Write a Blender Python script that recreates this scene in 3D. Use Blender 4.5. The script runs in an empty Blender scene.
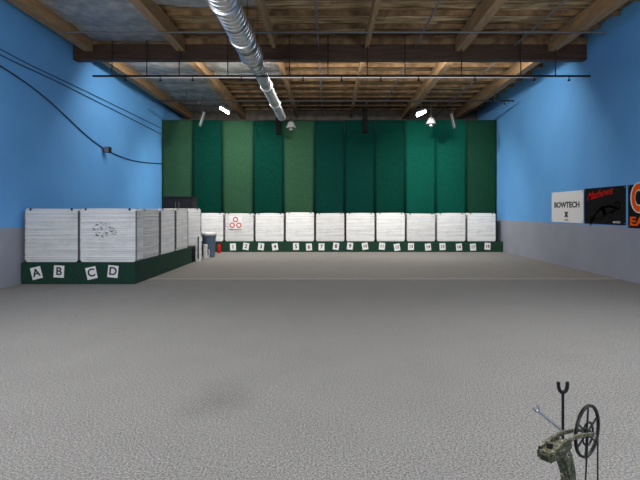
import bpy, bmesh, math, random
from mathutils import Vector, Matrix
random.seed(7)
scene = bpy.context.scene
COL = scene.collection
try:
    scene.view_settings.view_transform = 'Standard'
except Exception: pass

F=480.0; VX=328.0; VY=211.0; H=1.6
def PX(px,d): return (px-VX)*d/F
def PZ(py,d): return H-(py-VY)*d/F

# ---------------- materials ----------------
def mat(name, c, rough=0.7, metal=0.0, c2=None, scale=20, bump=0.0, emis=None, estr=0, detail=4, stretch=None, spec=None):
    m=bpy.data.materials.new(name); m.use_nodes=True
    nt=m.node_tree; b=nt.nodes['Principled BSDF']
    b.inputs['Roughness'].default_value=rough; b.inputs['Metallic'].default_value=metal
    if spec is not None: b.inputs['Specular IOR Level'].default_value=spec
    b.inputs['Base Color'].default_value=(*c,1)
    if emis:
        b.inputs['Emission Color'].default_value=(*emis,1); b.inputs['Emission Strength'].default_value=estr
    if c2 is not None or bump>0:
        tc=nt.nodes.new('ShaderNodeTexCoord'); mp=nt.nodes.new('ShaderNodeMapping')
        nt.links.new(tc.outputs['Object'],mp.inputs['Vector'])
        if stretch: mp.inputs['Scale'].default_value=stretch
        n=nt.nodes.new('ShaderNodeTexNoise'); n.inputs['Scale'].default_value=scale; n.inputs['Detail'].default_value=detail
        nt.links.new(mp.outputs['Vector'],n.inputs['Vector'])
        if c2 is not None:
            r=nt.nodes.new('ShaderNodeValToRGB')
            r.color_ramp.elements[0].position=0.35; r.color_ramp.elements[1].position=0.65
            r.color_ramp.elements[0].color=(*c,1); r.color_ramp.elements[1].color=(*c2,1)
            nt.links.new(n.outputs['Fac'],r.inputs['Fac']); nt.links.new(r.outputs['Color'],b.inputs['Base Color'])
        if bump>0:
            bp=nt.nodes.new('ShaderNodeBump'); bp.inputs['Strength'].default_value=bump; bp.inputs['Distance'].default_value=0.02
            nt.links.new(n.outputs['Fac'],bp.inputs['Height']); nt.links.new(bp.outputs['Normal'],b.inputs['Normal'])
    return m

def wall_mat():
    m=bpy.data.materials.new('wall_paint'); m.use_nodes=True; nt=m.node_tree; b=nt.nodes['Principled BSDF']
    b.inputs['Roughness'].default_value=0.75
    tc=nt.nodes.new('ShaderNodeTexCoord'); sx=nt.nodes.new('ShaderNodeSeparateXYZ')
    nt.links.new(tc.outputs['Object'],sx.inputs[0])
    gt=nt.nodes.new('ShaderNodeMath'); gt.operation='GREATER_THAN'; gt.inputs[1].default_value=1.24
    nt.links.new(sx.outputs['Z'],gt.inputs[0])
    n=nt.nodes.new('ShaderNodeTexNoise'); n.inputs['Scale'].default_value=1.2; n.inputs['Detail'].default_value=6
    nt.links.new(tc.outputs['Object'],n.inputs['Vector'])
    def ramp(a,c):
        r=nt.nodes.new('ShaderNodeValToRGB'); r.color_ramp.elements[0].position=.3; r.color_ramp.elements[1].position=.7
        r.color_ramp.elements[0].color=(*a,1); r.color_ramp.elements[1].color=(*c,1)
        nt.links.new(n.outputs['Fac'],r.inputs['Fac']); return r
    g=ramp((.27,.285,.35),(.31,.325,.39)); bl=ramp((.11,.355,.75),(.125,.385,.78))
    mx=nt.nodes.new('ShaderNodeMix'); mx.data_type='RGBA'
    nt.links.new(gt.outputs[0],mx.inputs[0]); nt.links.new(g.outputs[0],mx.inputs[6]); nt.links.new(bl.outputs[0],mx.inputs[7])
    nt.links.new(mx.outputs[2],b.inputs['Base Color'])
    n2=nt.nodes.new('ShaderNodeTexNoise'); n2.inputs['Scale'].default_value=60
    nt.links.new(tc.outputs['Object'],n2.inputs['Vector'])
    bp=nt.nodes.new('ShaderNodeBump'); bp.inputs['Strength'].default_value=.15; bp.inputs['Distance'].default_value=.01
    nt.links.new(n2.outputs['Fac'],bp.inputs['Height']); nt.links.new(bp.outputs['Normal'],b.inputs['Normal'])
    return m

def floor_mat():
    m=bpy.data.materials.new('carpet'); m.use_nodes=True; nt=m.node_tree; b=nt.nodes['Principled BSDF']
    b.inputs['Roughness'].default_value=0.95; b.inputs['Specular IOR Level'].default_value=.1
    L=nt.links.new
    tc=nt.nodes.new('ShaderNodeTexCoord'); sx=nt.nodes.new('ShaderNodeSeparateXYZ'); L(tc.outputs['Object'],sx.inputs[0])
    n=nt.nodes.new('ShaderNodeTexNoise'); n.inputs['Scale'].default_value=72; n.inputs['Detail'].default_value=5; n.inputs['Roughness'].default_value=.9
    L(tc.outputs['Object'],n.inputs['Vector'])
    n2=nt.nodes.new('ShaderNodeTexNoise'); n2.inputs['Scale'].default_value=1.6; n2.inputs['Detail'].default_value=5
    L(tc.outputs['Object'],n2.inputs['Vector'])
    def ramp(src,p0,p1,a,c):
        r=nt.nodes.new('ShaderNodeValToRGB'); r.color_ramp.elements[0].position=p0; r.color_ramp.elements[1].position=p1
        r.color_ramp.elements[0].color=(*a,1); r.color_ramp.elements[1].color=(*c,1); L(src,r.inputs['Fac']); return r.outputs[0]
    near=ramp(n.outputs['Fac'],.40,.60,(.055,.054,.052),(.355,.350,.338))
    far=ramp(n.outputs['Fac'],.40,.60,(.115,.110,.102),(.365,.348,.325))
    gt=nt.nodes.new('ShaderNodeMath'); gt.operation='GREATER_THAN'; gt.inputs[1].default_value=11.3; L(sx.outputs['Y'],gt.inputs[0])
    def mix(f,a,c,t='MIX'):
        x=nt.nodes.new('ShaderNodeMix'); x.data_type='RGBA'; x.blend_type=t
        if isinstance(f,(int,float)): x.inputs[0].default_value=f
        else: L(f,x.inputs[0])
        L(a,x.inputs[6]); L(c,x.inputs[7]); return x.outputs[2]
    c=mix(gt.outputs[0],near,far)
    big=ramp(n2.outputs['Fac'],.3,.7,(.96,.96,.96),(1.03,1.03,1.03))
    c=mix(1.0,c,big,'MULTIPLY')
    vm=nt.nodes.new('ShaderNodeVectorMath'); vm.operation='DISTANCE'; vm.inputs[1].default_value=(-.95,4.05,0)
    L(tc.outputs['Object'],vm.inputs[0])
    ad=nt.nodes.new('ShaderNodeMath'); ad.operation='MULTIPLY_ADD'; ad.inputs[1].default_value=.7; L(n2.outputs['Fac'],ad.inputs[0])
    L(vm.outputs['Value'],ad.inputs[2])
    st=ramp(ad.outputs[0],.35,.75,(.82,.82,.82),(1,1,1))
    c=mix(1.0,c,st,'MULTIPLY')
    L(c,b.inputs['Base Color'])
    return m

def target_mat(name, tint):
    m=bpy.data.materials.new(name); m.use_nodes=True; nt=m.node_tree; b=nt.nodes['Principled BSDF']; L=nt.links.new
    b.inputs['Roughness'].default_value=.8
    tc=nt.nodes.new('ShaderNodeTexCoord')
    mp=nt.nodes.new('ShaderNodeMapping'); mp.inputs['Scale'].default_value=(.5,.5,24); L(tc.outputs['Object'],mp.inputs[0])
    n=nt.nodes.new('ShaderNodeTexNoise'); n.inputs['Scale'].default_value=1.2; n.inputs['Detail'].default_value=3; L(mp.outputs[0],n.inputs['Vector'])
    r=nt.nodes.new('ShaderNodeValToRGB'); r.color_ramp.elements[0].position=.3; r.color_ramp.elements[1].position=.6
    r.color_ramp.elements[0].color=(tint*.74,tint*.75,tint*.76,1); r.color_ramp.elements[1].color=(tint,tint,tint*.99,1)
    L(n.outputs['Fac'],r.inputs['Fac'])
    v=nt.nodes.new('ShaderNodeTexNoise'); v.inputs['Scale'].default_value=3.2; v.inputs['Detail'].default_value=9; v.inputs['Roughness'].default_value=.7; L(tc.outputs['Object'],v.inputs['Vector'])
    r2=nt.nodes.new('ShaderNodeValToRGB'); r2.color_ramp.elements[0].position=.32; r2.color_ramp.elements[1].position=.48
    r2.color_ramp.elements[0].color=(.80,.80,.81,1); r2.color_ramp.elements[1].color=(1,1,1,1); L(v.outputs['Fac'],r2.inputs['Fac'])
    x=nt.nodes.new('ShaderNodeMix'); x.data_type='RGBA'; x.blend_type='MULTIPLY'; x.inputs[0].default_value=.8
    L(r.outputs[0],x.inputs[6]); L(r2.outputs[0],x.inputs[7]); L(x.outputs[2],b.inputs['Base Color'])
    return m

def planks_mat():
    m=bpy.data.materials.new('roof_deck'); m.use_nodes=True; nt=m.node_tree; b=nt.nodes['Principled BSDF']; L=nt.links.new
    b.inputs['Roughness'].default_value=.85
    tc=nt.nodes.new('ShaderNodeTexCoord')
    mp=nt.nodes.new('ShaderNodeMapping'); mp.inputs['Scale'].default_value=(.6,4,1); L(tc.outputs['Object'],mp.inputs[0])
    n=nt.nodes.new('ShaderNodeTexNoise'); n.inputs['Scale'].default_value=2.2; n.inputs['Detail'].default_value=8; L(mp.outputs[0],n.inputs['Vector'])
    r=nt.nodes.new('ShaderNodeValToRGB')
    r.color_ramp.elements[0].position=.34; r.color_ramp.elements[0].color=(.125,.078,.036,1)
    r.color_ramp.elements[1].position=.68; r.color_ramp.elements[1].color=(.56,.42,.23,1)
    L(n.outputs['Fac'],r.inputs['Fac'])
    mp2=nt.nodes.new('ShaderNodeMapping'); mp2.inputs['Scale'].default_value=(.42,.82,1); L(tc.outputs['Object'],mp2.inputs[0])
    v=nt.nodes.new('ShaderNodeTexVoronoi'); v.distance='CHEBYCHEV'; v.inputs['Scale'].default_value=1.4; v.inputs['Randomness'].default_value=.45; L(mp2.outputs[0],v.inputs['Vector'])
    sp=nt.nodes.new('ShaderNodeSeparateColor'); L(v.outputs['Color'],sp.inputs[0])
    r2=nt.nodes.new('ShaderNodeValToRGB'); r2.color_ramp.interpolation='CONSTANT'; e=r2.color_ramp.elements
    e[0].position=0; e[0].color=(.60,.56,.50,1); e[1].position=.3; e[1].color=(1,.98,.93,1)
    x=e.new(.84); x.color=(1.4,1.45,1.55,1)
    L(sp.outputs[0],r2.inputs['Fac'])
    mx=nt.nodes.new('ShaderNodeMix'); mx.data_type='RGBA'; mx.blend_type='MULTIPLY'; mx.inputs[0].default_value=1
    L(r.outputs[0],mx.inputs[6]); L(r2.outputs[0],mx.inputs[7])
    L(mx.outputs[2],b.inputs['Base Color'])
    return m

M={}
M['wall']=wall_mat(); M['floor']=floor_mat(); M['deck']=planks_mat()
M['endwall']=mat('unpainted_board',(.075,.065,.055),.9,c2=(.13,.115,.10),scale=3)
M['tA']=target_mat('foam_white',.82); M['tB']=target_mat('foam_white_b',.75); M['tC']=target_mat('foam_white_c',.86)
M['wood']=mat('glulam_wood',(.23,.135,.062),.7,c2=(.38,.245,.125),scale=3,stretch=(8,.6,8))
M['wood_dark']=mat('dark_wood',(.045,.022,.012),.7,c2=(.085,.043,.022),scale=3,stretch=(.6,8,8))
M['joist']=mat('joist_wood',(.13,.072,.032),.8,c2=(.29,.18,.09),scale=4)
M['foil']=mat('foil',(.55,.56,.56),.42,.25,c2=(.85,.85,.84),scale=4,bump=.9,detail=5)
M['galv']=mat('galvanised',(.44,.45,.46),.35,.88,c2=(.60,.61,.61),scale=14)
M['green_a']=mat('olive_carpet',(.034,.108,.056),.95,c2=(.052,.145,.078),scale=26,bump=.35,detail=7,spec=.1)
M['green_b']=mat('teal_carpet',(.002,.050,.034),.95,c2=(.004,.076,.053),scale=26,bump=.35,detail=7,spec=.1)
M['green_b2']=mat('deep_teal_carpet',(.002,.046,.036),.95,c2=(.004,.068,.053),scale=26,bump=.35,detail=7,spec=.1)
M['green_c']=mat('emerald_carpet',(.004,.102,.070),.95,c2=(.007,.142,.098),scale=26,bump=.35,detail=7,spec=.1)
M['green_a2']=mat('dull_olive_carpet',(.014,.078,.045),.95,c2=(.022,.104,.060),scale=26,bump=.35,detail=7,spec=.1)
M['green_base']=mat('green_turf',(.002,.026,.015),.95,c2=(.005,.048,.028),scale=30,bump=.4)
M['black']=mat('black_plastic',(.010,.010,.011),.5)
M['blackmatte']=mat('black_matte',(.006,.006,.006),.95,spec=.05)
M['blackm']=mat('black_metal',(.015,.015,.016),.5,.3)
M['white']=mat('white_card',(.80,.80,.80),.6)
M['whitem']=mat('white_metal',(.65,.65,.63),.4)
M['dullm']=mat('dull_lamp_metal',(.05,.055,.055),.8,spec=.1)
M['grey']=mat('grey_metal',(.16,.16,.17),.6,.0,spec=.2)
M['strap']=mat('dark_webbing',(.06,.06,.065),.8)
M['bin']=mat('bin_plastic',(.09,.14,.21),.5)
M['red']=mat('red_ink',(.60,.012,.01),.8,spec=.1)
M['orange']=mat('orange_ink',(.85,.10,.01),.8,spec=.1)
M['banner_black']=mat('banner_black',(.008,.008,.009),.85,spec=.15)
M['banner_grey']=mat('banner_grey',(.34,.29,.22),.6,c2=(.10,.085,.06),scale=16)
M['tape']=mat('floor_tape',(.46,.44,.39),.8,c2=(.36,.34,.31),scale=8)
M['emit']=mat('lamp_glow',(1,1,1),.5,emis=(1,.97,.9),estr=25)
M['bulb']=mat('bulb_glass',(.10,.11,.115),.5,spec=.3)
M['lampwhite']=mat('lamp_shade_white',(.22,.23,.23),.5,spec=.4)
M['cable']=mat('cable_sheath',(.012,.02,.04),.5)
M['string']=mat('bow_string',(.015,.015,.015),.7)
M['alu']=mat('aluminium',(.6,.6,.62),.3,.8)
M['hole']=mat('hole_grey',(.36,.36,.36),.9)
def camo():
    m=bpy.data.materials.new('camo'); m.use_nodes=True; nt=m.node_tree; b=nt.nodes['Principled BSDF']; L=nt.links.new
    b.inputs['Roughness'].default_value=.6
    tc=nt.nodes.new('ShaderNodeTexCoord'); n=nt.nodes.new('ShaderNodeTexNoise'); n.inputs['Scale'].default_value=60; n.inputs['Detail'].default_value=3; n.inputs['Distortion'].default_value=.8
    L(tc.outputs['Object'],n.inputs['Vector']); r=nt.nodes.new('ShaderNodeValToRGB'); r.color_ramp.interpolation='CONSTANT'
    e=r.color_ramp.elements; e[0].position=0; e[0].color=(.010,.012,.006,1); e[1].position=.42; e[1].color=(.050,.060,.026,1)
    x=e.new(.51); x.color=(.20,.175,.10,1); x=e.new(.55); x.color=(.020,.024,.012,1); x=e.new(.63); x.color=(.36,.33,.24,1)
    L(n.outputs['Fac'],r.inputs['Fac']); L(r.outputs[0],b.inputs['Base Color']); return m
M['camo']=camo()

# ---------------- mesh helpers ----------------
def obj_from_bm(name,bm,material,smooth=False):
    me=bpy.data.meshes.new(name); bm.normal_update(); bm.to_mesh(me); bm.free()
    if smooth:
        for p in me.polygons: p.use_smooth=True
    o=bpy.data.objects.new(name,me); COL.objects.link(o)
    if material: me.materials.append(material)
    return o
def add_box(bm,x0,x1,y0,y1,z0,z1,mtx=None):
    vs=[bm.verts.new((x,y,z)) for x in (x0,x1) for y in (y0,y1) for z in (z0,z1)]
    for f in ((0,1,3,2),(4,6,7,5),(0,4,5,1),(2,3,7,6),(0,2,6,4),(1,5,7,3)):
        bm.faces.new([vs[i] for i in f])
    if mtx:
        for v in vs: v.co=mtx@v.co
    return vs
def box(name,x0,x1,y0,y1,z0,z1,m,bev=0):
    cx,cy=(x0+x1)/2,(y0+y1)/2
    bm=bmesh.new(); add_box(bm,x0-cx,x1-cx,y0-cy,y1-cy,0,z1-z0)
    if bev: bmesh.ops.bevel(bm,geom=list(bm.edges),offset=bev,segments=2,affect='EDGES')
    bmesh.ops.recalc_face_normals(bm,faces=bm.faces)
    o=obj_from_bm(name,bm,m); o.location=(cx,cy,z0); return o
def wbox(name,x0,x1,y0,y1,z0,z1,m,bev=0):
    bm=bmesh.new(); add_box(bm,x0,x1,y0,y1,z0,z1)
    if bev: bmesh.ops.bevel(bm,geom=list(bm.edges),offset=bev,segments=2,affect='EDGES')
    bmesh.ops.recalc_face_normals(bm,faces=bm.faces)
    return obj_from_bm(name,bm,m)
def add_tube(bm,p0,p1,r0,r1=None,seg=16,cap=True):
    r1=r0 if r1 is None else r1
    p0=Vector(p0);p1=Vector(p1); d=(p1-p0).normalized()
    q=d.to_track_quat('Z','Y'); rings=[]
    for p,r in ((p0,r0),(p1,r1)):
        rings.append([bm.verts.new(p+q@Vector((r*math.cos(a),r*math.sin(a),0))) for a in [2*math.pi*i/seg for i in range(seg)]])
    for i in range(seg):
        j=(i+1)%seg; bm.faces.new((rings[0][i],rings[0][j],rings[1][j],rings[1][i]))
    if cap:
        bm.faces.new(rings[0][::-1]); bm.faces.new(rings[1])
def tube(name,p0,p1,r,m,r1=None,seg=16):
    bm=bmesh.new(); p0=Vector(p0); add_tube(bm,(0,0,0),Vector(p1)-p0,r,r1,seg)
    o=obj_from_bm(name,bm,m,False); o.location=p0; return o
def lathe(name,prof,m,seg=24,axis='Z',smooth=True):
    bm=bmesh.new(); rings=[]
    for r,h in prof:
        ring=[]
        for i in range(seg):
            a=2*math.pi*i/seg; c,s=r*math.cos(a),r*math.sin(a)
            ring.append(bm.verts.new((c,s,h) if axis=='Z' else (c,h,s)))
        rings.append(ring)
    for k in range(len(rings)-1):
        for i in range(seg):
            j=(i+1)%seg; bm.faces.new((rings[k][i],rings[k][j],rings[k+1][j],rings[k+1][i]))
    bm.faces.new(rings[0][::-1]); bm.faces.new(rings[-1])
    bmesh.ops.recalc_face_normals(bm,faces=bm.faces)
    return obj_from_bm(name,bm,m,smooth)
def curve_obj(name,pts,r,m,smooth=True):
    cu=bpy.data.curves.new(name,'CURVE'); cu.dimensions='3D'; cu.bevel_depth=r; cu.bevel_resolution=3; cu.use_fill_caps=True
    if smooth:
        sp=cu.splines.new('NURBS'); sp.points.add(len(pts)-1); sp.order_u=min(4,len(pts)); sp.use_endpoint_u=True
    else:
        sp=cu.splines.new('POLY'); sp.points.add(len(pts)-1)
    for p,c in zip(sp.points,pts): p.co=(*c,1)
    tmp=bpy.data.objects.new('tmp',cu); COL.objects.link(tmp)
    dg=bpy.context.evaluated_depsgraph_get(); me=bpy.data.meshes.new_from_object(tmp.evaluated_get(dg))
    bpy.data.objects.remove(tmp); me.name=name; me.materials.clear(); me.materials.append(m)
    o=bpy.data.objects.new(name,me); COL.objects.link(o); return o
def text_obj(name,s,size,m,bold=0,shear=0,w=None):
    cu=bpy.data.curves.new(name,'FONT'); cu.body=s; cu.size=size; cu.align_x='CENTER'; cu.align_y='CENTER'; cu.extrude=.0015; cu.offset=bold; cu.shear=shear
    tmp=bpy.data.objects.new('tmp',cu); COL.objects.link(tmp)
    dg=bpy.context.evaluated_depsgraph_get(); me=bpy.data.meshes.new_from_object(tmp.evaluated_get(dg))
    bpy.data.objects.remove(tmp); me.name=name; me.materials.clear(); me.materials.append(m)
    if w:
        xs=[v.co.x for v in me.vertices]; k=w/(max(xs)-min(xs)); c=(max(xs)+min(xs))/2
        for v in me.vertices: v.co.x=(v.co.x-c)*k
    o=bpy.data.objects.new(name,me); COL.objects.link(o); return o
def empty(name,loc):
    o=bpy.data.objects.new(name,None); o.empty_display_size=.1; o.location=loc; COL.objects.link(o); return o
def par(child,parent,label=None):
    child.parent=parent; child.matrix_parent_inverse=Matrix.Identity(4)
    if label: child['label']=label
    return child
def tag(o,label,cat,group=None):
    o['label']=label; o['category']=cat
    if group: o['group']=group
    return o
def struct(o): o['kind']='structure'; return o

# ---------------- room ----------------
XL,XR,YB,YF,ZC=-6.75,6.85,22.0,-5.0,6.30
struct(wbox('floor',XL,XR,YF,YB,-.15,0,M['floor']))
struct(wbox('wall_left',XL-.2,XL,YF-.2,YB+.2,-.15,ZC+.1,M['wall']))
struct(wbox('wall_right',XR,XR+.2,YF-.2,YB+.2,-.15,ZC+.1,M['wall']))
struct(wbox('wall_back',XL,XR,YB,YB+.2,-.15,ZC+.1,M['endwall']))
struct(wbox('wall_front',XL,XR,YF-.2,YF,-.15,ZC+.1,M['wall']))
struct(wbox('ceiling',XL,XR,YF,YB,ZC,ZC+.1,M['deck']))

GY=12.8
g=empty('ceiling_girder',((XL+XR)/2,GY,5.60)); tag(g,'dark brown laminated timber girder spanning wall to wall under roof','beam')
par(wbox('beam_body',-6.79,6.79,-.11,.11,0,.40,M['wood_dark']),g)
par(wbox('top_plate',-6.79,6.79,-.15,.15,.40,.56,M['joist']),g,'lighter brown top plate')
PXS=[-6.3,-3.86,-1.42,1.02,3.46,5.9]
for i,x in enumerate(PXS):
    w=.11 if i in (0,1,4,5) else .05
    zb=5.80 if i in (0,1,4,5) else 5.88
    for (a,c) in ((YF,GY-.17),(GY+.17,YB)):
        o=box('ceiling_beam',x-w,x+w,a,c,zb,6.155,M['wood']); tag(o,'long brown timber purlin running to the end wall','beam','timber purlins under the roof')
y=7.2
while y<YB-.1:
    o=box('ceiling_joist',XL+.02,XR-.02,y-.025,y+.025,6.18,6.295,M['joist']); tag(o,'thin brown timber joist crossing under the roof boards','joist','joists under the roof boards')
    y+=.81
def foil(x0,x1,y0,y1,z=6.12):
    bm=bmesh.new(); nx=14; ny=int((y1-y0)*4)
    vs=[[bm.verts.new((x0+(x1-x0)*i/nx,y0+(y1-y0)*j/ny,z-.05*math.sin(math.pi*i/nx)-.025*random.random()-.05*abs(math.sin(j*math.pi/5)))) for i in range(nx+1)] for j in range(ny+1)]
    for j in range(ny):
        for i in range(nx): bm.faces.new((vs[j][i],vs[j][i+1],vs[j+1][i+1],vs[j+1][i]))
    bmesh.ops.solidify(bm,geom=bm.faces[:],thickness=.01)
    o=obj_from_bm('insulation_sheet',bm,M['foil'],False); tag(o,'silvery foil insulation sheet stapled between purlins','insulation','foil insulation sheets'); return o
foil(-6.17,-3.99,6.5,GY-.2); foil(-6.17,-3.99,GY+.2,21.9); foil(-3.73,-1.5,GY+.2,16.0); foil(-3.73,-1.5,9.2,10.5)

# ---------------- duct ----------------
DX,DZ=-1.80,5.26
d=empty('ventilation_duct',(DX,5.0,DZ)); tag(d,'round spiral galvanised steel duct hung under the girder','duct')
def ribbed(name,y0,y1,r,st=.18):
    prof=[];y=y0
    while y<y1:
        prof+= [(r,y),(r,y+st-.045),(r+.016,y+st-.035),(r+.016,y+st-.015),(r,y+st)]; y+=st
    return lathe(name,prof,M['galv'],32,'Y',smooth=False)
par(ribbed('large_pipe',0,6.1,.235),d)
for yy in (1.2,3.3,5.0): par(lathe('joint_band',[(.24,yy),(.275,yy+.01),(.275,yy+.13),(.24,yy+.14)],M['galv'],32,'Y',smooth=False),d)
par(lathe('reducer',[(.245,6.1),(.275,6.15),(.275,6.3),(.25,6.35),(.18,6.75),(.195,6.8),(.195,6.9),(.17,6.95)],M['galv'],32,'Y'),d)
par(ribbed('small_pipe',6.95,13.6,.148,.24),d)
for yy in (9.0,11.3): par(lathe('joint_band',[(.15,yy),(.185,yy+.01),(.185,yy+.13),(.15,yy+.14)],M['galv'],32,'Y',smooth=False),d)
for yy in (2.5,4.2,5.5,8.6,10.8,13.0):
    r=.257 if yy<6.5 else .170
    bm=bmesh.new(); n=24
    vv=[[bm.verts.new((r,yy+dy,6.17-DZ)) for dy in (-.025,.025)]]
    vv+=[[bm.verts.new((r*math.cos(a),yy+dy,-r*math.sin(a))) for dy in (-.025,.025)] for a in [math.pi*i/n for i in range(n+1)]]
    vv+=[[bm.verts.new((-r,yy+dy,6.17-DZ)) for dy in (-.025,.025)]]
    for i in range(len(vv)-1): bm.faces.new((vv[i][0],vv[i+1][0],vv[i+1][1],vv[i][1]))
    bmesh.ops.solidify(bm,geom=bm.faces[:],thickness=.004)
    par(obj_from_bm('hanger_strap',bm,M['grey']),d)

# ---------------- pipes ----------------
def pipe_run(y,z,x0,x1,xs,r,ztop,lab):
    e=empty('sprinkler_pipe',((x0+x1)/2,y,z)); cx=(x0+x1)/2
    par(tube('main_pipe',(x0-cx,0,0),(x1-cx,0,0),r,M['blackm']),e)
    for k,x in enumerate(xs):
        par(tube('hanger_rod',(x-cx,0,r*.5),(x-cx,0,ztop-z),.013,M['blackm'],seg=8),e)
        sh=lathe('sprinkler_head',[(.014,-r*.5),(.014,-.10),(.045,-.10),(.02,-.13)],M['blackm'],12,smooth=False); sh.location=(x-cx+.35,0,0); par(sh,e)
    tag(e,lab,'pipe'); return e
pipe_run(GY-.35,5.10,-6.1,6.8,[-5.6,-4.7,-3.86,-2.6,-1.0,0,1.02,2.0,3.46,5.0,5.9],.026,6.16,'black sprinkler pipe hung on rods in front of girder')
pipe_run(17.0,5.50,-6.0,6.6,[-5.0,-3.86,-1.42,1.02,3.46,5.9],.025,5.80,'thin black sprinkler pipe hung below the purlins')
for x,z in ((-.25,5.93),(2.3,5.93),(4.9,5.95)):
    e=empty('electrical_conduit',(x,9.0,z)); tag(e,'thin dark conduit running along the ceiling','conduit','thin ceiling conduits')
    for a,b_ in ((-2.5,3.6),(4.0,12.9)):
        par(tube('conduit_tube',(0,a,0),(0,b_,0),.022,M['grey'],seg=10),e)
        for yy in (a+.6,(a+b_)/2,b_-.6):
            par(tube('conduit_hanger',(0,yy,0),(0,yy,6.29-z),.008,M['grey'],seg=6),e)
for yy in (11.2,15.0):
    e=empty('electrical_conduit',(0,yy,5.77)); tag(e,'thin dark conduit fixed under the purlins','conduit','thin ceiling conduits')
    par(tube('conduit_tube',(-6.2,0,0),(6.5,0,0),.02,M['grey'],seg=10),e)

# ---------------- curtain panels ----------------
PY=19.45
pw=(XR-XL-.04)/11
seq=['a','b','a','b','a','b2','b2','b','c','c','a2']
for i,k in enumerate(seq):
    x0=XL+.02+pw*i
    bm=bmesh.new(); n=10
    ztop=5.27+random.uniform(-.02,.02)
    cols=[]
    for j in range(n+1):
        u=j/n; yy=-.03*math.sin(u*math.pi)+.004*math.sin(u*9+i)
        cols.append([bm.verts.new((u*(pw-.01)-(pw-.01)/2,yy+.008*math.sin(t*2.3+i+u*3),t*ztop/16)) for t in range(17)])
    for j in range(n):
        for t in range(16): bm.faces.new((cols[j][t],cols[j+1][t],cols[j+1][t+1],cols[j][t+1]))
    bmesh.ops.solidify(bm,geom=bm.faces[:],thickness=.02)
    o=obj_from_bm('carpet_curtain',bm,M['green_'+k],True); o.location=(x0+pw/2,PY,.0)
    lab={'a':'olive green carpet strip hung as arrow backstop','b':'dark teal green carpet strip hung as arrow backstop','b2':'dark teal green carpet strip hung as arrow backstop','c':'bright emerald carpet strip hung as arrow backstop','a2':'dull olive carpet strip hung at the wall end'}[k]
    tag(o,lab,'backstop curtain','hanging green carpet strips')
o=tube('curtain_rail',(XL+.01,PY+.07,5.27),(XR-.01,PY+.07,5.27),.03,M['blackm']); tag(o,'dark rail holding the hanging green strips','rail')

# ---------------- targets ----------------
def foam_body(w,h,t,mt,seed,n=26,R=.06):
    rnd=random.Random(seed); bm=bmesh.new(); lh=h/n
    seg=10
    wob=[[rnd.uniform(-.004,.004) for _ in range(seg+1)] for _ in range(n+1)]
    sag=rnd.uniform(-.012,.016); sl=rnd.uniform(-.012,.012); bul=rnd.uniform(.012,.035)
    for k in range(seg+1): wob[0][k]=0; wob[n][k]=0
    def ins(z):
        dz=min(z,h-z); return R-math.sqrt(max(0,R*R-(R-dz)**2)) if dz<R else 0
    rings=[]
    def ring(z,a,c,wb):
        q=z/h
        def zz(u): return z+q*(sag*math.sin(math.pi*u)+sl*(u-.5))
        pts=[(-a+2*a*k/seg,-c-bul*math.sin(math.pi*k/seg)*math.sin(math.pi*q),zz(k/seg)+wb[k]) for k in range(seg+1)]+[(a,c,zz(1)),(-a,c,zz(0))]
        return [bm.verts.new(p) for p in pts]
    for i in range(n):
        jit=rnd.uniform(-.010,.004); jc=rnd.uniform(-.005,.003)
        zb,zt=i*lh,(i+1)*lh
        for z,g_,wb in ((zb+.001,.007,wob[i]),(zb+.006,0,wob[i]),(zt-.006,0,wob[i+1]),(zt-.001,.007,wob[i+1])):
            zz_=min(max(z,.002),h-.002)
            rings.append(ring(zz_,w/2-ins(zz_)+jit-g_*.6,t/2+jc-g_,wb))
    m=len(rings[0])
    for a,b_ in zip(rings,rings[1:]):
        for k in range(m): bm.faces.new((a[k],a[(k+1)%m],b_[(k+1)%m],b_[k]))
    bm.faces.new(rings[0][::-1]); bm.faces.new(rings[-1])
    bmesh.ops.recalc_face_normals(bm,faces=bm.faces)
    return obj_from_bm('layered_foam',bm,mt)
def pathstrip(name,pts,x0,x1,thk,m):
    bm=bmesh.new(); vs=[[bm.verts.new((x,y,z)) for x in (x0,x1)] for y,z in pts]
    for a,b_ in zip(vs,vs[1:]): bm.faces.new((a[0],a[1],b_[1],b_[0]))
    bmesh.ops.solidify(bm,geom=bm.faces[:],thickness=thk)
    return obj_from_bm(name,bm,m)
def target(w,h,t,mt,seed,loc,rz,label,group,tilt=0):
    e=empty('archery_target',loc); e.rotation_euler=(tilt,0,rz)
    par(foam_body(w,h,t,mt,seed),e)
    for sx in (-1,1):
        c=sx*(w/2-.13)
        par(pathstrip('strap',[(-t/2-.016,h-.04),(-t/2-.016,h+.008),(t/2+.01,h+.008),(t/2+.01,h-.05)],c-.02,c+.02,.004,M['strap']),e)
        par(wbox('side_rail',sx*(w/2+.006)-.007,sx*(w/2+.006)+.007,-t/2-.014,-t/2+.03,.05,h-.06,M['grey'],.002),e)
    tag(e,label,'archery target',group); return e
ms=[M['tA'],M['tB'],M['tC']]
BY=18.75; bz=.41
o=box('target_platform',PX(196,BY),XR-.02,BY,BY+.55,0,bz,M['green_base'],.01); tag(o,'long low green carpeted platform under target row','platform')
step=(497-224)/9
for i in range(-1,9):
    d0=BY+.02
    xa=PX(224+step*i+.5,d0); xb=PX(224+step*(i+1)-.5,d0)
    hh=1.12+random.uniform(-.03,.03)
    target(xb-xa-.04,hh,.40,ms[(i*2+1)%3],20+i,((xa+xb)/2,d0+.25,bz),0,'white layered foam archery target on green platform','white foam targets in end row')
LX1=PX(135.5,10.5)
o=box('target_platform',XL+.03,LX1,10.5,14.85,0,.475,M['green_base'],.01); tag(o,'wide low dark green carpeted platform by blue wall','platform')
x0,x1,x2=PX(22,10.5),PX(78,10.5),PX(138,10.5)
z0=.475
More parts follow.
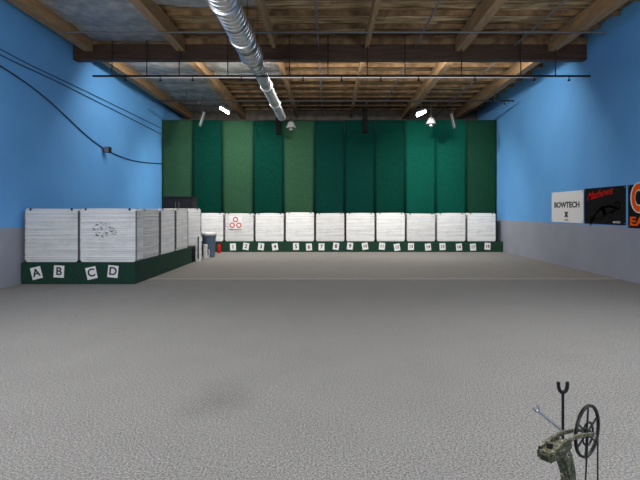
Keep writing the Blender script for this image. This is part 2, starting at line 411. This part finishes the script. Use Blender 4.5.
t1=target(x1-x0-.06,1.18,.42,M['tB'],101,((x0+x1)/2+.01,10.75,z0),0,'worn white foam archery target above cards A and B','white foam targets on side platform')
t2=target(x2-x1-.09,1.18,.42,M['tA'],102,((x1+x2)/2-.02,10.75,z0),0,'white foam archery target with worn centre above C and D','white foam targets on side platform')
fx=LX1-.05
for k,(ya,yb) in enumerate(((11.05,12.2),(12.28,13.45),(13.53,14.7))):
    target(yb-ya-.05,1.16+.02*k,.42,ms[(k+1)%3],110+k,(fx-.24,(ya+yb)/2,z0),math.radians(90),'white foam archery target facing across the room','white foam targets on side platform')
target(1.0,1.20,.30,M['tC'],130,(-4.60,15.42,.48),math.radians(50),'white foam target standing on a dark crate','white foam targets on side platform')
o=box('storage_crate',-4.98,-4.22,14.98,15.86,0,.475,M['black'],.015); tag(o,'low dark crate holding a foam target','crate')

def scatter_marks(parent,cx,cy,cz,n,r,seed,asp=1.2):
    bm=bmesh.new(); rnd=random.Random(seed)
    for i in range(n):
        a=rnd.uniform(0,6.28); q=r*math.sqrt(rnd.random()); s=rnd.uniform(.005,.012); el=rnd.uniform(1,3)
        x=q*math.cos(a)*asp; z=q*math.sin(a)/asp
        bm.faces.new([bm.verts.new((x+s*el*math.cos(k*1.047)*rnd.uniform(.6,1.2),0,z+s*math.sin(k*1.047)*rnd.uniform(.5,1.1))) for k in range(6)])
    bmesh.ops.solidify(bm,geom=bm.faces[:],thickness=.003)
    o=obj_from_bm('arrow_holes',bm,M['hole']); o.location=(cx,cy,cz); o['kind']='stuff'; par(o,parent,'grey cluster of arrow holes')
scatter_marks(t2,-.06,-.250,.70,50,.22,5)

def rings(cx,cy,cz,s):
    e=empty('paper_target',(cx,cy,cz))
    par(wbox('sheet',-s,s,0,.006,-s,s,M['tC']),e)
    for k,(dx,dz) in enumerate(((0,.46),(-.52,-.42),(.52,-.42))):
        bm=bmesh.new(); seg=24
        for (ri,ro) in ((.26,.42),):
            for i in range(seg):
                a0=2*math.pi*i/seg;a1=2*math.pi*(i+1)/seg
                bm.faces.new([bm.verts.new((dx*s+r*s*math.cos(a),-.003,dz*s+r*s*math.sin(a))) for r,a in ((ri,a0),(ro,a0),(ro,a1),(ri,a1))])
        bmesh.ops.remove_doubles(bm,verts=bm.verts,dist=.0002)
        par(obj_from_bm('printed_ring',bm,M['red']),e)
    tag(e,'white paper sheet with three red ring targets','paper target')
rings(PX(235.5,BY),BY+.008,PZ(222.5,BY),.25)

# ---------------- cards ----------------
def card(s,cx,y,cz,w,h,rot,label,group,ts):
    e=empty('marker_card',(cx,y,cz)); e.rotation_euler=(0,rot,0)
    par(wbox('card_sheet',-w/2,w/2,0,.006,-h/2,h/2,M['white']),e)
    t=text_obj('printed_character',s,ts,M['black'],bold=.004*ts/.2); t.rotation_euler=(math.pi/2,0,0); t.location=(0,-.003,0); par(t,e)
    tag(e,label,'sign',group)
for s,px,py,r in (('A',36.5,273,-14),('B',59,271.5,3),('C',91.5,273,-12),('D',113,271.5,6)):
    card(s,PX(px,10.5),10.494,PZ(py,10.5),.225,.265,math.radians(r),'white card with black letter %s on green platform'%s,'lettered lane cards',.24)
cards=[233,246,261,275,296,309,321.5,336,350,365,382,397,411,428,442.5,459,473,487.5]
for i,px in enumerate(cards):
    card(str(i+1),PX(px,BY),BY-.006,PZ(246.6+random.uniform(-.6,.6),BY),.23,.27,math.radians(random.uniform(-9,9)),'small white numbered card on green platform edge','numbered lane cards',.21 if i<9 else .16)

o=box('floor_tape',PX(120,11.3)+.3,XR-.01,11.28,11.33,0,.004,M['tape']); tag(o,'pale tape line stuck across the carpet','tape')

# ---------------- left clutter ----------------
e=empty('storage_cabinet',(-5.15,16.75,0)); tag(e,'tall black storage cabinet behind foam targets','cabinet')
par(box('cabinet_body',-.50,.50,-.3,.3,0,2.06,M['black'],.01),e)
par(box('cabinet_top',-.53,.53,-.34,.32,2.06,2.10,M['black'],.005),e)
for s in (-1,1):
    dd=box('cabinet_door',s*.245-.235,s*.245+.235,-.33,-.30,.06,2.02,M['blackm'],.004); par(dd,e)
    par(tube('door_handle',(-s*.19,-.045,1.65),(-s*.19,-.045,1.85),.01,M['grey'],seg=8),dd)
def bin_(x,y,h,r,m,label,liner=True):
    e=empty('trash_can',(x,y,0)); tag(e,label,'trash can')
    par(lathe('bin_body',[(r*.8,0),(r*.82,.02),(r*.95,h*.8),(r,h*.82),(r,h),(r*.93,h),(r*.75,.05)],m,28),e)
    par(lathe('rim',[(r*.96,h-.03),(r*1.07,h-.03),(r*1.07,h+.01),(r*.96,h+.01)],m,28),e)
    if liner:
        rnd=random.Random(3); prof=[(r*.97,h-.02),(r*1.09,h-.09),(r*1.10,h+.02),(r*.9,h+.05),(r*.7,h+.01)]
        l=lathe('bag_liner',prof,M['whitem'],28)
        for v in l.data.vertices: v.co.x+=rnd.uniform(-.01,.01); v.co.y+=rnd.uniform(-.01,.01); v.co.z+=rnd.uniform(-.01,.01)
        par(l,e,'white plastic bag liner')
bin_(PX(209,16.7),16.7,.82,.24,M['bin'],'blue grey round trash can with white liner')
e=empty('fire_extinguisher',(PX(219,18.3),18.3,0)); tag(e,'small red fire extinguisher standing on the carpet','extinguisher')
par(lathe('tank',[(.055,0),(.065,.02),(.065,.26),(.05,.31),(.02,.34)],M['red'],20),e)
par(lathe('valve',[(.02,.34),(.025,.36),(.025,.39),(.012,.41)],M['black'],12),e)
par(wbox('valve_handle',-.02,.09,-.012,.012,.39,.42,M['black'],.004),e)
def offcut(px,dep,w,h,t,rz,lab,mt):
    e=empty('foam_offcut',(PX(px,dep),dep,0)); e.rotation_euler=(0,0,rz); tag(e,lab,'foam block','loose foam offcuts')
    par(foam_body(w,h,t,mt,int(px),n=12,R=.03),e)
    par(pathstrip('strap',[(-t/2-.035,.1),(-t/2-.035,h+.012),(t/2+.01,h+.012),(t/2+.01,.1)],-.02,.02,.006,M['black']),e)
offcut(198.5,15.2,.18,.78,.20,.2,'narrow upright white foam offcut with black strap',M['tC'])
offcut(204.5,15.9,.14,.50,.18,-.2,'short upright white foam offcut with black strap',M['tB'])
offcut(207.5,16.25,.12,.30,.12,.4,'stubby white foam offcut beside the trash can',M['tA'])

# ---------------- wall cables & device ----------------
def wallpt(px,py,off=.02):
    d=(-(XL+off))*F/(VX-px); return (XL+off,d,PZ(py,d))
def cable(pts,lab,r=.018):
    o=curve_obj('wall_cable',[wallpt(*p) for p in pts],r,M['cable']); tag(o,lab,'cable')
cable([(-40,40),(0,66),(30,84),(62,112),(92,142),(118,157),(140,163),(162,163.5)],'dark cable sagging along the blue wall',.016)
cable([(-40,32),(0,56),(40,73),(80,93),(120,113),(161,134)],'dark thin cable running along the blue wall',.011)
cable([(-40,24),(0,50),(40,70),(80,88),(120,108),(161,128)],'dark thin cable running along the blue wall',.009)
p=wallpt(103,150,.0)
e=empty('wall_speaker',p); tag(e,'small dark speaker box mounted on blue wall','speaker')
par(wbox('bracket',0,.08,-.03,.03,.0,.06,M['grey']),e); par(wbox('speaker_box',.08,.22,-.10,.10,-.08,.09,M['black'],.01),e)
par(wbox('speaker_grille',.09,.21,-.11,-.10,-.07,.08,M['grey']),e)

# ---------------- lamps ----------------
def lightdata(name,typ,loc,power,color=(1,.96,.9),size=.3,sy=None,rot=(0,0,0),spot=None):
    l=bpy.data.lights.new(name,typ); l.energy=power; l.color=color
    if typ=='AREA':
        l.size=size
        if sy: l.shape='RECTANGLE'; l.size_y=sy
    else: l.shadow_soft_size=size
    if typ=='SPOT': l.spot_size=spot or 2.4; l.spot_blend=.9
    o=bpy.data.objects.new(name,l); o.location=loc; o.rotation_euler=rot; COL.objects.link(o); return o
def flood(px,py,dep,ang,lab):
    x,z=PX(px,dep),PZ(py,dep)
    e=empty('flood_lamp',(x,dep,z)); tag(e,lab,'ceiling lamp')
    par(tube('mount_rod',(0,0,.05),(0,0,5.80-z),.012,M['blackm'],seg=8),e)
    R=Matrix.Rotation(ang,4,'Y')
    h=wbox('lamp_housing',-.20,.20,-.06,.08,-.03,.09,M['dullm'],.02); h.data.transform(R); par(h,e)
    b=wbox('lamp_glass',-.18,.18,-.08,.05,-.06,.015,M['emit'],.015); b.data.transform(R); par(b,e)
flood(225,110,16.6,math.radians(32),'bright elongated flood lamp hanging tilted from purlin')
flood(421,113,16.6,math.radians(-28),'bright elongated flood lamp hanging tilted from purlin')
def bulb(px,py,dep,lab):
    x,z=PX(px,dep),PZ(py,dep)
    e=empty('pendant_lamp',(x,dep,z)); tag(e,lab,'ceiling lamp')
    par(tube('hanging_rod',(0,0,.16),(0,0,6.16-z),.01,M['blackm'],seg=8),e)
    par(lathe('lamp_cap',[(.04,.22),(.06,.2),(.07,.10),(.08,.06)],M['black'],20),e,'dark lamp cap')
    par(lathe('lamp_shade',[(.07,.08),(.11,.04),(.18,-.13),(.19,-.15),(.17,-.14)],M['lampwhite'],24),e)
    par(lathe('lamp_bulb',[(.02,-.12),(.06,-.15),(.07,-.19),(.05,-.23),(.01,-.25)],M['lampwhite'],16),e,'white bulb')
bulb(291,124,17.6,'unlit reflector pendant lamp below purlin'); bulb(431,120,17.6,'unlit reflector pendant lamp below purlin')
def tubelamp(px,py,dep,ang,lab):
    x,z=PX(px,dep),PZ(py,dep)
    e=empty('fluorescent_tube_lamp',(x,dep,z)); tag(e,lab,'ceiling lamp')
    par(tube('mount_rod',(0,0,.2),(0,0,5.80-z),.01,M['blackm'],seg=8),e)
    R=Matrix.Rotation(ang,4,'Y')
    b=wbox('lamp_tray',-.05,.05,-.04,.04,-.28,.28,M['dullm'],.01); b.data.transform(R); par(b,e)
    t=tube('glass_tube',(0,0,-.25),(0,0,.25),.022,M['bulb'],seg=12); t.location=(0,0,0); t.data.transform(R@Matrix.Translation((0,-.065,-.25))); par(t,e)
tubelamp(202,119,17.5,math.radians(18),'short grey tube lamp hanging tilted from ceiling')
tubelamp(453,121,17.5,math.radians(-14),'short grey tube lamp hanging tilted from ceiling')
def hspk(px,py,dep,lab):
    x,z=PX(px,dep),PZ(py,dep)
    e=empty('hanging_speaker',(x,dep,z)); tag(e,lab,'speaker')
    par(tube('hanging_rod',(0,0,.4),(0,0,6.16-z),.012,M['blackm'],seg=8),e)
    par(wbox('speaker_box',-.09,.09,-.10,.10,-.5,.5,M['blackmatte'],.01),e)
    par(wbox('speaker_grille',-.07,.07,-.115,-.10,-.46,.46,M['blackmatte']),e)
hspk(278.5,122,18.9,'narrow black column speaker hung before green strips'); hspk(365,120,18.3,'narrow black column speaker hung before green strips')

# ---------------- banners ----------------
def rdep(px): return XR*F/(px-VX)
def banner(px0,px1,z0,z1,m,label):
    ya,yb=rdep(px0),rdep(px1); w=ya-yb; cy=(ya+yb)/2
    e=empty('wall_banner',(XR-.006,cy,z0)); e.rotation_euler=(0,0,math.radians(-90))
    par(wbox('banner_sheet',-w/2,w/2,-.004,.004,0,z1-z0,m),e)
    for sx in (-1,1):
        for zz in (.04,z1-z0-.04):
            par(tube('grommet',(sx*(w/2-.04),-.008,zz),(sx*(w/2-.04),-.004,zz),.015,M['grey'],seg=10),e)
    tag(e,label,'banner','banners on the blue wall'); return e,w,z1-z0
def wtext(e,s,size,x,z,m,name='lettering',w=None,bold=0,shear=0,rot=0,dy=0):
    t=text_obj(name,s,size,m,bold,shear,w); t.rotation_euler=(math.pi/2,rot,0); t.location=(x,-.007-dy,z); par(t,e); return t
def poly(name,pts,m,e,yy=-.006):
    bm=bmesh.new(); bm.faces.new([bm.verts.new((x,yy,z)) for x,z in pts]); bmesh.ops.solidify(bm,geom=bm.faces[:],thickness=.002)
    par(obj_from_bm(name,bm,m),e)
e,w,h=banner(552,583.5,1.27,2.16,M['white'],'white vinyl banner with black lettering and emblem')
wtext(e,'BOWTECH',.22,0,.50,M['black'],w=w*.80,bold=.007)
for s in (-1,1):
    poly('emblem',[(s*.015,.31),(s*.11,.31),(s*.05,.23),(s*.11,.15),(s*.015,.15),(s*.0,.23)],M['black'],e)
wtext(e,'ARCHERY',.05,0,.07,M['black'])
e,w,h=banner(584.5,626,1.27,2.19,M['banner_black'],'black vinyl banner with red script and bow picture')
def arc(cx,cz,r,a0,a1,t,m,yy,n=14,sx=1.0,tilt=0):
    bm=bmesh.new(); A=[a0+(a1-a0)*i/n for i in range(n+1)]
    def P_(rr,a):
        x=sx*rr*math.cos(a); z=rr*math.sin(a)*.8
        return (cx+x*math.cos(tilt)-z*math.sin(tilt),yy,cz+x*math.sin(tilt)+z*math.cos(tilt))
    V=[[bm.verts.new(P_(r+d_,a)) for d_ in (-t/2,t/2)] for a in A]
    for p_,q_ in zip(V,V[1:]): bm.faces.new((p_[0],p_[1],q_[1],q_[0]))
    bmesh.ops.solidify(bm,geom=bm.faces[:],thickness=.001)
    par(obj_from_bm('printed_bow',bm,m),e)
T=.38
arc(.12,-.22,.80,math.radians(42),math.radians(138),.055,M['banner_grey'],-.0048,tilt=T)
arc(.58,.46,.10,0,2*math.pi,.035,M['banner_grey'],-.0052,24); arc(-.52,.12,.08,0,2*math.pi,.03,M['banner_grey'],-.0052,24)
poly('printed_string',[(-.52,.05),(.60,.38),(.60,.40),(-.52,.07)],M['white'],e,-.0056)
poly('printed_grip',[(-.16,.42),(.00,.46),(.14,.24),(.04,.20),(-.04,.30)],M['banner_grey'],e,-.0050)
rb=random.Random(4)
for k in range(16):
    a=rb.uniform(-.8,.5); zz=rb.uniform(.04,.45); l_=rb.uniform(.1,.3)
    poly('printed_streak',[(a,zz),(a+l_,zz+.10),(a+l_,zz+.112),(a,zz+.02)],M['banner_grey'],e,-.0044-.00005*k)
wtext(e,'Mathews',.27,-.16,.76,M['red'],w=w*.66,bold=.002,shear=.6,rot=math.radians(-7))
wtext(e,'ARCHERY',.07,.55,.06,M['white'])
e,w,h=banner(628.5,690,1.22,2.19,M['banner_black'],'black vinyl banner with large orange lettering')
wtext(e,'O',.82,-w/2+.40,.64,M['white'],w=.62,bold=.055)
wtext(e,'O',.82,-w/2+.40,.64,M['orange'],w=.53,bold=.03,dy=.003)
wtext(e,'EASTON',.27,.0,.14,M['orange'],w=w*.92,bold=.010)

# ---------------- bow & stand ----------------
az=math.radians(52); U=Vector((math.sin(az),math.cos(az),0))
bow=empty('compound_bow',(.460,.98,0)); tag(bow,'camouflage compound bow with black cams resting on stand','bow')
bow.rotation_euler=(0,0,math.pi/2-az)
ZT=1.108; ZM=.72; ZBt=2*ZM-ZT
def strip(name,path,wid,thk,m,yoff=0,bev=.002):
    bm=bmesh.new(); secs=[]; n=len(path)
    for i,(x,z) in enumerate(path):
        a=Vector(path[max(i-1,0)]); b_=Vector(path[min(i+1,n-1)]); t=(b_-a).normalized(); nn=Vector((-t.y,t.x))
        th=thk[i] if isinstance(thk,(list,tuple)) else thk; wd=wid[i] if isinstance(wid,(list,tuple)) else wid
        secs.append([bm.verts.new((x+nn.x*sn*th/2,yoff+sy*wd/2,z+nn.y*sn*th/2)) for sy,sn in ((-1,-1),(1,-1),(1,1),(-1,1))])
    for i in range(n-1):
        for k in range(4): bm.faces.new((secs[i][k],secs[i][(k+1)%4],secs[i+1][(k+1)%4],secs[i+1][k]))
    bm.faces.new(secs[0][::-1]); bm.faces.new(secs[-1])
    bmesh.ops.recalc_face_normals(bm,faces=bm.faces)
    bmesh.ops.bevel(bm,geom=list(bm.edges),offset=bev,segments=2,affect='EDGES')
    return obj_from_bm(name,bm,m)
riser=[(.02,ZBt),(.03,ZBt+.06),(.04,ZBt+.16),(.045,ZM-.09),(.025,ZM-.02),(.035,ZM+.05),(.065,ZM+.12),(.070,ZM+.22),(.068,ZT-.11),(.062,ZT-.06),(.046,ZT-.025),(.022,ZT)]
par(strip('riser',riser,[.024,.022,.02,.02,.026,.024,.018,.018,.020,.020,.022,.024],[.034,.030,.026,.024,.03,.026,.024,.028,.030,.030,.032,.030],M['camo']),bow)
par(strip('grip',[(.025,ZM-.07),(.030,ZM-.02),(.030,ZM+.03)],[.026,.034,.03],[.034,.042,.034],M['black']),bow)
par(wbox('sight_bracket',.040,.060,-.026,-.010,ZT-.14,ZT-.085,M['camo'],.003),bow)
def camwheel(z,s):
    bm=bmesh.new(); seg=48
    def radial(r0,r1,y0,y1,ex=0,ez=0,qk=.08):
        rr=[]
        for i in range(seg):
            a=2*math.pi*i/seg; c,sn=math.cos(a),math.sin(a); q=1+qk*math.cos(a-1.0)
            rr.append([bm.verts.new((r*q*c+ex,y,r*q*sn+ez)) for r,y in ((r0,y0),(r1,y0),(r1,y1),(r0,y1))])
        for i in range(seg):
            j=(i+1)%seg
            for k in range(4): bm.faces.new((rr[i][k],rr[i][(k+1)%4],rr[j][(k+1)%4],rr[j][k]))
    radial(.053,.058,-.003,-.0012); radial(.053,.058,.0012,.003); radial(.052,.0545,-.0012,.0012)
    radial(.023,.027,.001,.004,ex=.008,ez=-.010,qk=.2)
    radial(.004,.009,-.006,.006)
    for k in range(6):
        m_=Matrix.Rotation(-(k*math.pi/3+.4),4,'Y'); add_box(bm,.008,.054,-.0015,.0015,-.0017,.0017,m_)
    o=obj_from_bm('cam_wheel',bm,M['black']); o.location=(.150,0,z)
    if s<0: o.rotation_euler=(math.pi,0,0)
    return o
for s,zt in ((1,ZT),(-1,ZBt)):
    za=zt-s*.004
    for yo in (-.013,.013):
        pth=[(-.03,zt+s*.010),(.02,zt+s*.017),(.06,zt+s*.017),(.11,zt+s*.008),(.158,za)]
        par(strip('limb',pth,.007,[.010,.009,.008,.007,.006],M['camo'],yo,.001),bow)
    par(strip('limb_pocket',[(-.038,zt+s*.002),(-.006,zt+s*.004),(.050,zt+s*.004)],[.030,.034,.030],[.018,.022,.014],M['camo']),bow)
    par(tube('axle',(.150,-.018,za),(.150,.018,za),.0035,M['alu'],seg=12),bow)
    par(camwheel(za,s),bow)
    par(tube('limb_bolt',(-.015,0,zt+s*.013),(-.015,0,zt+s*.024),.006,M['black'],seg=12),bow)
par(curve_obj('bow_string',[(.205,0,ZT-.02),(.205,0,ZM),(.205,0,ZBt+.02)],.0018,M['string'],False),bow)
par(curve_obj('cable',[(.172,.009,ZT-.03),(.150,.014,ZM),(.128,-.012,ZBt)],.0016,M['string'],False),bow)
par(curve_obj('cable',[(.128,-.012,ZT),(.150,.016,ZM+.02),(.172,.009,ZBt+.03)],.0016,M['string'],False),bow)
par(tube('cable_guard_rod',(.065,0,ZM+.12),(.16,.016,ZM+.12),.004,M['black'],seg=10),bow)
par(tube('stabilizer',(.030,0,ZM-.12),(-.17,0,ZM-.12),.011,M['black'],seg=16),bow)
st=empty('bow_stand',(.548,1.12,0)); tag(st,'thin black metal bow stand with forked rests','stand')
zt=PZ(392,1.12)
par(tube('post',(0,0,.02),(0,0,zt),.0032,M['blackm'],seg=12),st)
par(lathe('stand_base',[(.16,0),(.16,.008),(.02,.02),(.012,.05)],M['blackm'],32),st)
def fork(loc,s,tilt,m,r=.0042):
    o=curve_obj('fork',[(-s,0,s*2.4),(-s,0,s*1.0),(-s*.6,0,.0),(s*.6,0,.0),(s,0,s*1.0),(s,0,s*2.4)],r,m,True)
    o.location=loc; o.rotation_euler=(0,tilt,0); return o
par(fork((0,0,zt-.001),.0105,0,M['blackm']),st)
a0=Vector((0,0,1.085)); a1=Vector((PX(538,1.10)-.548,1.10-1.12,PZ(411,1.10)))
par(tube('side_arm',a0,a1,.0028,M['alu'],seg=10),st)
par(fork(a1,.0055,math.radians(-35),M['alu'],.003),st)
P=Vector((.460,.98,0)); pr=P+U*.045-Vector((.548,1.12,0))
par(tube('support_arm',(0,0,.90),(pr.x,pr.y,.90),.006,M['blackm'],seg=10),st)

# ---------------- lights ----------------
W=(1,.985,.965)
for x in (-3.6,3.6):
    for y in (-2.5,1.5,5.5):
        lightdata('strip_light','AREA',(x,y,5.0),190,W,.35,2.4)
for x in (-3.5,3.5):
    lightdata('ceiling_fill','AREA',(x,5.8,4.3),110,(1,.95,.88),1.5,1.0,rot=(math.radians(180-25),0,0))  # added fill out of view, brightens the foil and roof from below
for x in (-3.57,3.22):
    lightdata('flood_light','SPOT',(x,16.4,4.95),650,(1,.97,.9),.06,rot=(math.radians(42),0,0),spot=2.7)
lightdata('girder_fill','AREA',(0,13.15,5.75),400,(1,.95,.88),11,.25,rot=(math.radians(50),0,0))  # added fill hidden behind the girder, no fixture there; lights the far end
lightdata('girder_fill','AREA',(0,13.15,5.70),95,(1,.90,.76),11,.2,rot=(math.radians(118),0,0))  # second added warm fill behind the girder, aimed up at the rear roof
w=bpy.data.worlds.new('World'); scene.world=w; w.use_nodes=True
w.node_tree.nodes['Background'].inputs[0].default_value=(.5,.5,.5,1); w.node_tree.nodes['Background'].inputs[1].default_value=.2

cd=bpy.data.cameras.new('Camera'); cd.lens=27; cd.sensor_width=36; cd.sensor_fit='HORIZONTAL'
cd.shift_x=-(VX-320)/640; cd.shift_y=-(240-VY)/640; cd.clip_start=.05
c=bpy.data.objects.new('Camera',cd); c.location=(0,0,H); c.rotation_euler=(math.pi/2,0,0); COL.objects.link(c); scene.camera=c
